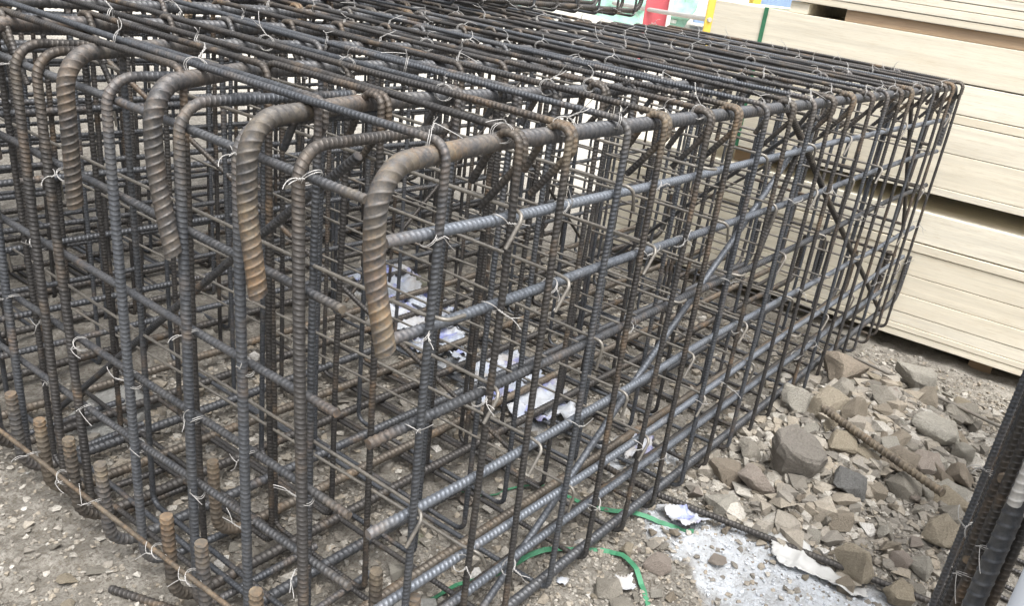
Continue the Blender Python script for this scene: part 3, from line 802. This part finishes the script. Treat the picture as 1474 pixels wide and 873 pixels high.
FLAB = ['rough whitish rock touching the cage bottom bar', 'wedge-shaped tan rock below the whitish one by the cage', 'big brown rock by the far bottom corner of the cage', 'grey angular rock left of the big brown far rock', 'grey-brown block in the middle of the rock heap', 'small yellowish rock standing above the round boulder', 'large pale flat-topped slab of rock at the right of the heap', 'long pale lump of rock nearest the timber stack', 'low grey flat rock near the timber, right of the thin bar', 'small bright tan rock behind the middle of the heap', 'grey rock beside the thin bar on the heap', 'brown triangular rock tucked under the cage edge, left of the boulder', 'pinkish brown rock just left of the round boulder', 'grey block behind the round boulder, by the cage', 'dark slate rock right of the round boulder', 'flat tan rock lying over the rusty bar', 'pale flat rock between cage and long dark bar', 'brown blocky rock with a dark face above the rusty bar', 'orange-tan rock near the top of the rusty bar', 'pale upright rock near the right-hand cage', 'pale rock behind the brown blocky one', 'long purplish rock behind the brown blocky one', 'brown split rock against the right-hand cage', 'brown leaning rock left of the split rock', 'pale greenish rock touching the right-hand cage', 'yellowish rock below the pale greenish one', 'grey rock below the yellowish one at the right-hand cage', 'large tan rock at the lower end of the rusty bar', 'grey rock under the rusty bar', 'upright pale slivered rock above the rusty bar', 'large flat tan rock by the white bag', 'narrow pinkish rock between flat tan rock and right cage', 'long tan rock lowest at the right by the dark bar end', 'pale rock beside the right-hand cage foot', 'small grey rock below the rusty bar', 'small pale rock above the white bag', 'pinkish lump between the green strap and the white bag', 'tan stone at the foot of an upright bar by the green strap', 'grey flat stone left of the green strap', 'flat grey stone at the bottom edge near the green strap', 'flat tan stone on the dirt at lower left', 'flat grey stone beside the upturned bar ends', 'tan stone between upturned bars at lower left', 'flat grey stone near the lower left corner', 'tan flake of stone nearest the lower left corner', 'grey flake of stone by the leftmost upturned bar', 'pale block inside the cage near its near end', 'pale stone at the far side behind the cage']
rr = np.random.default_rng(21)
for k, (x, y, ww, hh, t) in enumerate(FEAT):
    flat = float(np.clip(hh / ww * 1.05, 0.45, 1.1))
    if k in (6, 8, 16, 39) or 40 <= k <= 45: flat = 0.5
    b = hull_rock(300 + k, 15, flat, 0.05, True)
    me = from_bm('rock', b, M['rock_' + t], True)
    me.set_sharp_from_angle(angle=0.5)
    s = ww * (1.38 if k < 36 else 1.0)
    o = put('rock', me, None, (x, y, float(gz(x, y)) + s * 0.27 * flat), (rr.uniform(-0.25, 0.25), rr.uniform(-0.25, 0.25), rr.uniform(0, 6.28)), (s, s * rr.uniform(0.75, 1.0), s))
    tag(o, FLAB[k], 'rock', 'rubble rocks round the cage')
# the round boulder: a rough drum with a flat broken top
b = bmesh.new()
rb = np.random.default_rng(9)
NSEG = 11
ang_ = np.sort(np.arange(NSEG) / NSEG * 6.2832 + rb.uniform(-0.17, 0.17, NSEG))
prof_ = 1 + rb.normal(0, 0.05, NSEG)
rings = [(-0.50, 0.26), (-0.40, 0.38), (-0.18, 0.47), (0.10, 0.53), (0.30, 0.54), (0.37, 0.50), (0.385, 0.36), (0.39, 0.15)]
rv = []
for z, r in rings:
    jit = rb.normal(0, 0.018 if z < 0.3 else 0.006, (NSEG, 3))
    rv.append([b.verts.new((r * prof_[i] * math.cos(ang_[i]) + jit[i, 0], 0.94 * r * prof_[i] * math.sin(ang_[i]) + jit[i, 1], z + jit[i, 2] - (0.13 if z > 0.28 and math.cos(ang_[i] - 5.0) > 0.72 and r > 0.45 else 0))) for i in range(NSEG)])
for a, c in zip(rv[:-1], rv[1:]):
    for i in range(NSEG): b.faces.new((a[i], a[(i + 1) % NSEG], c[(i + 1) % NSEG], c[i]))
b.faces.new(rv[0][::-1]); b.faces.new(rv[-1])
bmesh.ops.triangulate(b, faces=b.faces[:])
bmesh.ops.subdivide_edges(b, edges=b.edges[:], cuts=1)
for v in b.verts: v.co += Vector(rb.normal(0, 0.007, 3))
o = put('boulder', from_bm('boulder', b, M['rock_boulder']), None, (1.135, -0.165, float(gz(1.135, -0.165)) + 0.045), (0.10, -0.16, 0.6), (0.112, 0.112, 0.112))
tag(o, 'rounded drum-shaped boulder with a flat broken top beside the cage', 'boulder')
# broken concrete slab seen through the near end
b = box_bm(-0.5, 0.5, -0.5, 0.5, -0.5, 0.5, 0.06)
for v in b.verts: v.co += Vector(rb.normal(0, 0.02, 3))
o = put('concrete_slab', from_bm('concrete_slab', b, M['rock_slab']), None, (0.23, 0.97, -0.002), (0.06, -0.05, 0.5), (0.17, 0.12, 0.022))
tag(o, 'flat grey piece of concrete lying inside the cage at its left end', 'concrete piece')
b = box_bm(-0.5, 0.5, -0.5, 0.5, -0.5, 0.5, 0.05)
o = put('concrete_slab', from_bm('concrete_slab', b, M['rock_slab']), None, (0.24, 0.10, -0.004), (0.03, 0.02, 0.9), (0.12, 0.07, 0.016))
tag(o, 'flat pale piece of concrete under the near right end of the cage', 'concrete piece')

# smaller loose stones, each a thing
SM = {t: [from_bm('stone', hull_rock(500 + q + 37 * i, 13, [1.0, 0.7, 0.55][q % 3], 0.04), M['rock_' + t]) for q in range(6)] for i, t in enumerate(['pale', 'tan', 'brown', 'grey', 'greybrown', 'pink'])}
tones = ['grey', 'greybrown', 'pale', 'tan', 'grey', 'brown', 'pale', 'greybrown', 'pink']
CAMX, CAMY = -0.544, -0.579
SHORT = ['whitish rock at the cage foot', 'wedge-shaped tan rock', 'big brown far rock', 'grey rock near the big brown one', 'grey-brown block in the heap', 'small yellowish rock', 'large pale slab rock', 'long pale lump near the timber', 'low flat rock near the timber', 'bright tan rock', 'grey rock by the thin bar', 'brown triangular rock', 'pinkish brown rock', 'grey block behind the boulder', 'dark slate rock', 'flat tan rock by the rusty bar', 'pale flat rock by the dark bar', 'brown blocky rock', 'orange-tan rock', 'pale upright rock', 'pale rock behind the blocky one', 'long purplish rock', 'brown split rock', 'brown leaning rock', 'pale greenish rock', 'yellowish rock at the right cage', 'grey rock at the right cage', 'large tan rock at the rusty bar end', 'grey rock under the rusty bar', 'pale slivered rock', 'large flat tan rock by the bag', 'narrow pinkish rock', 'long tan rock', 'pale rock at the right cage foot', 'small grey rock below the rusty bar', 'small pale rock above the bag', 'pinkish lump by the green strap', 'tan stone by the green strap', 'grey flat stone by the strap', 'flat grey bottom-edge stone']
LMK = [(f[0], f[1], n_) for f, n_ in zip(FEAT[:40], SHORT)] + [(1.135, -0.165, 'round boulder')]
used_labels = {}
TONEW = {'grey': 'grey', 'greybrown': 'grey-brown', 'pale': 'pale', 'tan': 'tan', 'brown': 'brown', 'pink': 'pinkish'}
def stone_label(x, y, s, t, flat, inside):
    size = 'tiny' if s < 0.019 else 'small' if s < 0.03 else 'fist-sized' if s < 0.05 else 'large'
    tone = TONEW[t]; shape = ['blocky', 'chunky', 'flat'][flat]
    if inside:
        along = ['near end', 'near half', 'middle', 'far half', 'far end'][int(np.clip((x - 0.1) / 0.47, 0, 4))]
        side = 'right' if y < 0.3 else 'centre' if y < 0.7 else 'left'
        return f'{size} {tone} {shape} stone on the dirt inside the cage, {along}, {side} side'
    d = [math.hypot(x - a, y - b_) for a, b_, _ in LMK]
    i = int(np.argmin(d)); a, b_, nm = LMK[i]
    fx, fy = a - CAMX, b_ - CAMY; L = math.hypot(fx, fy); fx, fy = fx / L, fy / L
    df = (x - a) * fx + (y - b_) * fy; dr = (x - a) * fy - (y - b_) * fx
    where = ('behind' if df > 0 else 'in front of') if abs(df) > abs(dr) else ('right of' if dr > 0 else 'left of')
    return f'{size} {tone} {shape} stone {where} the {nm}'
def small(x, y, s, label, group, sink=0.25):
    t = tones[rr.integers(len(tones))]
    qi = rr.integers(6); me = SM[t][qi]
    o = put('stone', me, None, (x, y, float(gz(x, y)) + s * sink), tuple(rr.uniform(-0.5, 0.5, 2)) + (rr.uniform(0, 6.28),), (s * rr.uniform(0.9, 1.3), s * rr.uniform(0.7, 1.0), s * rr.uniform(0.7, 1.0)))
    tag(o, stone_label(x, y, s, t, int(qi) % 3, 'inside' in group), 'stone', group)
cnt = 0
while cnt < 165:
    x = rr.uniform(0.72, 2.2); y = -0.025 - rr.beta(0.95, 1.5) * 0.50
    if rr.random() > 0.25 + 1.1 * float(bumpf(x, y, 1.4, -0.26, 0.45, 0.2)): continue
    s = float(np.clip(0.032 * math.exp(rr.normal(0.1, 0.45)), 0.018, 0.085))
    small(x, y, s, 'small angular stone in the rubble heap between the cage and the right-hand cage', 'small stones in the rubble heap'); cnt += 1
for _ in range(60):
    x = rr.uniform(0.1, 2.4); y = rr.uniform(0.02, 1.1)
    small(x, y, float(np.clip(0.018 * math.exp(rr.normal(0.2, 0.45)), 0.012, 0.05)), 'small loose stone lying on the dirt inside the cage', 'small stones inside the cage', 0.15)
for _ in range(25):
    x = rr.uniform(0.35, 0.85); y = rr.uniform(-0.28, -0.0)
    small(x, y, float(np.clip(0.016 * math.exp(rr.normal(0.1, 0.4)), 0.011, 0.035)), 'small loose stone near the green strap and white bag', 'small stones by the green strap', 0.2)

# gravel and crumbs: nobody could count them
def gravel(n, xr, yr, smin, smax, seed, dens=None):
    rng = np.random.default_rng(seed)
    protos = []
    for q in range(10):
        b = hull_rock(700 + q, 11, [0.9, 0.65, 0.5][q % 3], 0.0); bmesh.ops.triangulate(b, faces=b.faces[:])
        b.verts.index_update()
        protos.append((np.array([v.co[:] for v in b.verts]), [[v.index for v in f.verts] for f in b.faces])); b.free()
    Vs, Fs, Ts, off = [], [], [], 0
    X = rng.uniform(*xr, n); Y = rng.uniform(*yr, n)
    if dens is not None:
        kp = rng.random(n) < dens(X, Y); X, Y = X[kp], Y[kp]; n = len(X)
    Z = gz(X, Y)
    Sz = np.clip(smin * np.exp(np.abs(rng.normal(0, 0.55, n))), smin, smax)
    An = rng.uniform(0, 6.28, n); tn = rng.random(n) * 0.98; pm = powder(X, Y) * 0.75
    for i in range(n):
        v, f = protos[i % 10]
        c, s = math.cos(An[i]), math.sin(An[i])
        p = v * Sz[i]
        p = np.stack([p[:, 0] * c - p[:, 1] * s, p[:, 0] * s + p[:, 1] * c, p[:, 2]], 1) + [X[i], Y[i], Z[i] + Sz[i] * 0.12]
        if pm[i] > rng.random() and Sz[i] < 0.013: tn[i] = 1.0
        Vs.append(p); Fs += [[off + a for a in q] for q in f]; Ts += [tn[i]] * len(v); off += len(v)
    return mesh_np('gravel', np.concatenate(Vs), Fs, M['gravel'], False, None, Ts)
tag(put('gravel', gravel(9000, (0.1, 2.5), (-0.62, 1.15), 0.006, 0.022, 1, lambda x, y: 1 - 0.45 * powder(x, y))), kind='stuff')
tag(put('gravel', gravel(4600, (-0.35, 0.45), (0.0, 1.1), 0.0055, 0.020, 2)), kind='stuff')
tag(put('rubble', gravel(6800, (0.70, 2.4), (-0.56, 0.02), 0.017, 0.068, 3, lambda x, y: (0.08 + 1.0 * bumpf(x, y, 1.45, -0.22, 0.55, 0.22)) * (1 - powder(x, y)))), kind='stuff')
tag(put('rubble', gravel(2600, (0.1, 2.3), (0.0, 1.1), 0.012, 0.034, 4)), kind='stuff')
tag(put('gravel', gravel(4200, (1.5, 2.62), (-0.9, 0.05), 0.0065, 0.024, 6)), kind='stuff')
tag(put('gravel', gravel(6500, (0.3, 1.3), (-0.56, 0.1), 0.005, 0.016, 5, lambda x, y: 1 - 0.45 * powder(x, y))), kind='stuff')

# ------------------------------------------------------------------ bags, powder, straps, loose bars
def in_poly(x, y, poly):
    c = np.zeros(x.shape, bool)
    n = len(poly)
    for i in range(n):
        x0, y0 = poly[i]; x1, y1 = poly[(i + 1) % n]
        if y0 == y1: continue
        cond = ((y0 > y) != (y1 > y)) & (x < (x1 - x0) * (y - y0) / (y1 - y0) + x0)
        c ^= cond
    return c
def sheet(name, poly, mat, res=0.007, lift=0.006, crumple=0.02, thick=0.0016, rag=0.01, seed=0, holes=0.0):
    px = [p[0] for p in poly]; py = [p[1] for p in poly]
    xs = np.arange(min(px) - 0.02, max(px) + 0.02, res); ys_ = np.arange(min(py) - 0.02, max(py) + 0.02, res)
    Xg, Yg = np.meshgrid(xs, ys_, indexing='ij')
    jx = (vnoise(Xg * 24, Yg * 24, 50 + seed) - 0.5) * rag * 2; jy = (vnoise(Xg * 24, Yg * 24, 60 + seed) - 0.5) * rag * 2
    keep = in_poly(Xg + jx, Yg + jy, poly)
    if holes: keep &= 0.6 * vnoise(Xg * 34, Yg * 34, 90 + seed) + 0.4 * vnoise(Xg * 110, Yg * 110, 95 + seed) > holes
    rid = 1 - np.abs(vnoise(Xg * 22 + Yg * 9, Yg * 22, 70 + seed) * 2 - 1)
    rid2 = 1 - np.abs(vnoise(Xg * 55, Yg * 55 + Xg * 20, 80 + seed) * 2 - 1)
    Zg = gz(Xg, Yg) + lift + crumple * (0.65 * rid ** 2 + 0.35 * rid2 ** 2)
    vid = -np.ones(Xg.shape, int); V, F = [], []
    def vi(i, j):
        if vid[i, j] < 0:
            vid[i, j] = len(V); V.append((Xg[i, j], Yg[i, j], Zg[i, j]))
        return vid[i, j]
    for i in range(len(xs) - 1):
        for j in range(len(ys_) - 1):
            if keep[i, j] and keep[i + 1, j] and keep[i, j + 1] and keep[i + 1, j + 1]:
                F.append([vi(i, j), vi(i + 1, j), vi(i + 1, j + 1), vi(i, j + 1)])
    me = mesh_np(name, V, F, mat, True)
    o = put(name, me)
    sm = o.modifiers.new('thickness', 'SOLIDIFY'); sm.thickness = thick; sm.offset = -1
    return o
bagA = [(0.807, 0.002), (0.851, -0.047), (0.836, -0.111), (0.797, -0.104), (0.768, -0.077)]
bagM = [(0.868, -0.215), (0.905, -0.235), (0.912, -0.27), (0.893, -0.318), (0.897, -0.35), (0.903, -0.42), (0.876, -0.436), (0.85, -0.405), (0.842, -0.347), (0.835, -0.27)]
pow_ = [(0.74, -0.06), (0.83, -0.10), (0.90, -0.25), (0.89, -0.42), (0.83, -0.44), (0.74, -0.38), (0.66, -0.31), (0.625, -0.25), (0.655, -0.15)]
bagD1 = [(1.16, 1.30), (1.34, 1.26), (1.22, 0.98), (1.12, 0.80), (1.05, 0.72), (0.95, 0.78), (0.99, 0.96), (1.07, 1.12)]
bagD2 = [(1.10, 0.69), (1.12, 0.56), (1.06, 0.42), (0.98, 0.30), (0.86, 0.33), (0.84, 0.46), (0.90, 0.60), (0.97, 0.70)]
bagE = [(0.964, 0.177), (1.042, 0.169), (1.027, 0.122), (0.95, 0.095), (0.9, 0.128)]
tag(sheet('plastic_bag', bagA, M['bag'], 0.004, 0.010, 0.022, 0.0012, 0.005, 1), 'folded white bag flap with blue print at the cage foot', 'plastic bag')
tag(sheet('plastic_bag', bagM, M['film'], 0.004, 0.006, 0.014, 0.0012, 0.012, 2), 'torn white plastic bag stretched out beside the long dark bar', 'plastic bag')
tag(sheet('plastic_bag', bagD1, M['bag'], 0.006, 0.008, 0.034, 0.0012, 0.03, 3, 0.10), 'crumpled white bag deep inside the cage, farther of the two', 'plastic bag')
tag(sheet('plastic_bag', bagD2, M['bag'], 0.006, 0.008, 0.034, 0.0012, 0.03, 4, 0.10), 'crumpled white bag with blue print inside the cage, nearer of the two', 'plastic bag')
tag(sheet('plastic_bag', bagE, M['bag'], 0.006, 0.010, 0.035, 0.0016, 0.010, 5), 'small scrap of bluish white bag inside the cage edge', 'plastic bag')
tag(sheet('plastic_scrap', [(0.575, -0.055), (0.605, -0.075), (0.585, -0.10), (0.56, -0.085)], M['bag'], 0.004, 0.004, 0.02, 0.0012, 0.006, 7), 'small crumpled white plastic scrap left of the green strap', 'plastic scrap')
tag(sheet('plastic_scrap', [(0.48, 0.005), (0.50, 0.02), (0.515, -0.005), (0.49, -0.015)], M['bag'], 0.004, 0.004, 0.012, 0.0012, 0.004, 8), 'tiny white plastic scrap inside the near cage edge', 'plastic scrap')

def strap(pts, label, wdt=0.0098):
    P = fillet([(x, y, 0) for x, y in pts], 0.06, 8)
    P = P[np.r_[True, np.linalg.norm(np.diff(P, axis=0), axis=1) > 1e-4]]
    S = np.r_[0, np.cumsum(np.linalg.norm(np.diff(P, axis=0), axis=1))]
    s = np.linspace(0, S[-1], 60); P = np.stack([np.interp(s, S, P[:, k]) for k in range(3)], 1)
    P[:, 2] = gz(P[:, 0], P[:, 1]) + 0.001 + 0.013 * np.sin(s * 17 + len(pts)) ** 2
    def wd(P, T):
        side = np.cross(T, [0, 0, 1.0]); side /= np.linalg.norm(side, axis=1, keepdims=True)
        tw = 0.5 * np.sin(s * 9 + 1)[:, None]
        return side * np.cos(tw) + np.array([0, 0, 1.0]) * np.sin(tw)
    return tag(put('packing_strap', band('packing_strap', P, wdt, 0.0014, wd, M['green_strap'])), label, 'packing strap')
strap([(0.20, 0.20), (0.265, 0.152), (0.353, 0.119), (0.502, 0.087), (0.592, 0.042), (0.635, -0.0), (0.634, -0.04), (0.591, -0.103), (0.552, -0.145), (0.519, -0.174), (0.45, -0.22)], 'green plastic strap curving out from under the cage at the bottom edge')
strap([(0.56, 0.30), (0.578, 0.269), (0.652, 0.24), (0.706, 0.175), (0.732, 0.072), (0.766, -0.006), (0.784, -0.083), (0.79, -0.10)], 'green plastic strap under the cage leading to the white bag')

def loose_bar(name, pts, d, mat, label, rust=0.2, lift=0.008, ns=10, smooth=False):
    P = np.array([(x, y, float(gz(x, y)) + lift + (z if z else 0)) for x, y, z in pts])
    D = fillet(P, 0.08)
    me = bar_mesh(name, D, d, (0, 0, 1), M[mat], ns=ns, rust=lambda s, L: rust + 0 * s, prof=PROF4, smoothbar=smooth)
    return tag(put(name, me), label, 'steel bar')
loose_bar('loose_bar', [(0.835, 0.20, 0.02), (0.829, 0.012, 0.02), (0.93, -0.52, 0.02), (0.99, -0.85, 0.02)], 0.0128, 'steel_dark', 'long dark steel bar on the ground leading out from the cage past the white bag', 0.1)
loose_bar('loose_bar', [(1.345, -0.14, 0.055), (1.215, -0.455, 0.05)], 0.0185, 'steel_brown', 'thick rusty ribbed bar lying on the rock heap', 1.0)
loose_bar('loose_bar', [(1.86, -0.06, 0.05), (1.745, -0.53, 0.055)], 0.009, 'hook', 'thin grey bar lying across the back of the rock heap', 0.25, smooth=True)
loose_bar('loose_bar', [(-0.03, 0.50, 0.004), (0.03, 0.33, 0.006)], 0.0125, 'steel_dark', 'short dark bar on the dirt in front of the cage end', 0.1)

# added tube standing in for an unidentified pale grey shape, lower right corner
V, F = [], []
n = 40
for z, ro in ((-0.02, 0.048), (0.74, 0.048), (0.74, 0.044), (0.0, 0.044)):
    for i in range(n): V.append((ro * math.cos(i / n * 6.2832), ro * math.sin(i / n * 6.2832), z))
for a in range(3):
    for i in range(n): F.append([a * n + i, a * n + (i + 1) % n, (a + 1) * n + (i + 1) % n, (a + 1) * n + i])
tag(put('corner_stand_in', mesh_np('corner_stand_in', np.array(V), F, M['stand_in']), None, (0.43, -0.662, -0.01)), 'smooth pale grey tube added for an unclear shape at the very lower right corner', 'stand_in')

# ------------------------------------------------------------------ things far behind
bk = empty('barrier', (8.74, 4.72, float(gz(8.74, 4.72))), 'red plastic barrier block far behind the cage', 'barrier', None)
def bbox(name, parent, cx, cy, z0, z1, wx, wy, mat, rz=0.55, bev=0.01):
    b = box_bm(-wx / 2, wx / 2, -wy / 2, wy / 2, 0, z1 - z0, bev)
    return put(name, from_bm(name, b, mat), parent, (cx, cy, z0), (0, 0, rz))
gz0 = float(gz(8.74, 4.72))
bbox('body', bk, 8.74, 4.72, gz0 + 0.08, gz0 + 0.98, 0.16, 0.31, M['red'])
bbox('foot', bk, 8.74, 4.72, gz0, gz0 + 0.08, 0.24, 0.36, M['white_paint'])
bbox('edge_strip', bk, 8.70, 4.545, gz0 + 0.1, gz0 + 0.95, 0.12, 0.045, M['white_paint'])
yp = empty('fence_post', (8.15, 3.75, float(gz(8.15, 3.75))), 'yellow painted post beside the left end of the timber', 'post')
gz1 = float(gz(8.15, 3.75))
bbox('shaft', yp, 8.15, 3.75, gz1 + 0.02, gz1 + 1.7, 0.085, 0.095, M['yellow'])
bbox('base_plate', yp, 8.15, 3.75, gz1, gz1 + 0.02, 0.2, 0.2, M['yellow'])
rail = straight('guard_rail', (8.98, 5.50, 0.535), (8.10, 3.72, 0.585), 0.045, 'steel', 190, 10, 0.006)
rail.materials[0] = M['grey_rail']
tag(put('guard_rail', rail), 'pale grey rail running from the netting to the yellow post', 'rail')
# green dust netting over a heap
n1, n2 = 46, 30
V, F = [], []
for i in range(n1):
    for j in range(n2):
        u, v_ = i / (n1 - 1), j / (n2 - 1)
        x = 9.3 + 0.5 * v_ + 0.9 * u; y = 7.6 - 2.35 * u - 0.2 * v_
        z = -0.15 + 1.25 * v_ ** 0.8
        nz = float(vnoise(np.array(u * 14.0), np.array(v_ * 9.0), 5)) - 0.5; n3 = float(vnoise(np.array(u * 40.0), np.array(v_ * 26.0), 6)) - 0.5
        V.append((x + 0.18 * nz + 0.05 * n3, y + 0.1 * nz, z + 0.10 * nz))
for i in range(n1 - 1):
    for j in range(n2 - 1): F.append([i * n2 + j, (i + 1) * n2 + j, (i + 1) * n2 + j + 1, i * n2 + j + 1])
o = put('dust_net', mesh_np('dust_net', np.array(V), F, M['green_net']))
sm = o.modifiers.new('thickness', 'SOLIDIFY'); sm.thickness = 0.01
tag(o, 'haze-paled green dust netting draped over a heap far behind', 'netting')
# rubble and sheets far off, by the sand heap
for k, (x, y, z, c, s, lab) in enumerate([(10.6, 5.1, 0.55, 'blue_sheet', (0.30, 0.2, 0.06), 'blue sheet lying on the far sand heap'), (10.4, 5.5, 0.5, 'white_paint', (0.34, 0.16, 0.05), 'white sheet lying on the far sand heap'),
                                          (9.2, 3.75, -0.12, 'yellow', (0.1, 0.1, 1.3), 'short yellow post far behind the timber'), (9.9, 3.75, -0.12, 'blue_sheet', (0.4, 0.5, 1.1), 'blue box far behind the timber stack')]):
    b = box_bm(-0.5, 0.5, -0.5, 0.5, 0, 1, 0.08 if k < 2 else 0.02)
    zz = float(gz(x, y))
    o = put('sheet' if k < 2 else 'post' if k == 2 else 'box', from_bm('far_thing', b, M[c]), None, (x, y, zz), (0.0, 0.0, 0.5 + k), s)
    tag(o, lab, ['sheet', 'sheet', 'post', 'box'][k])
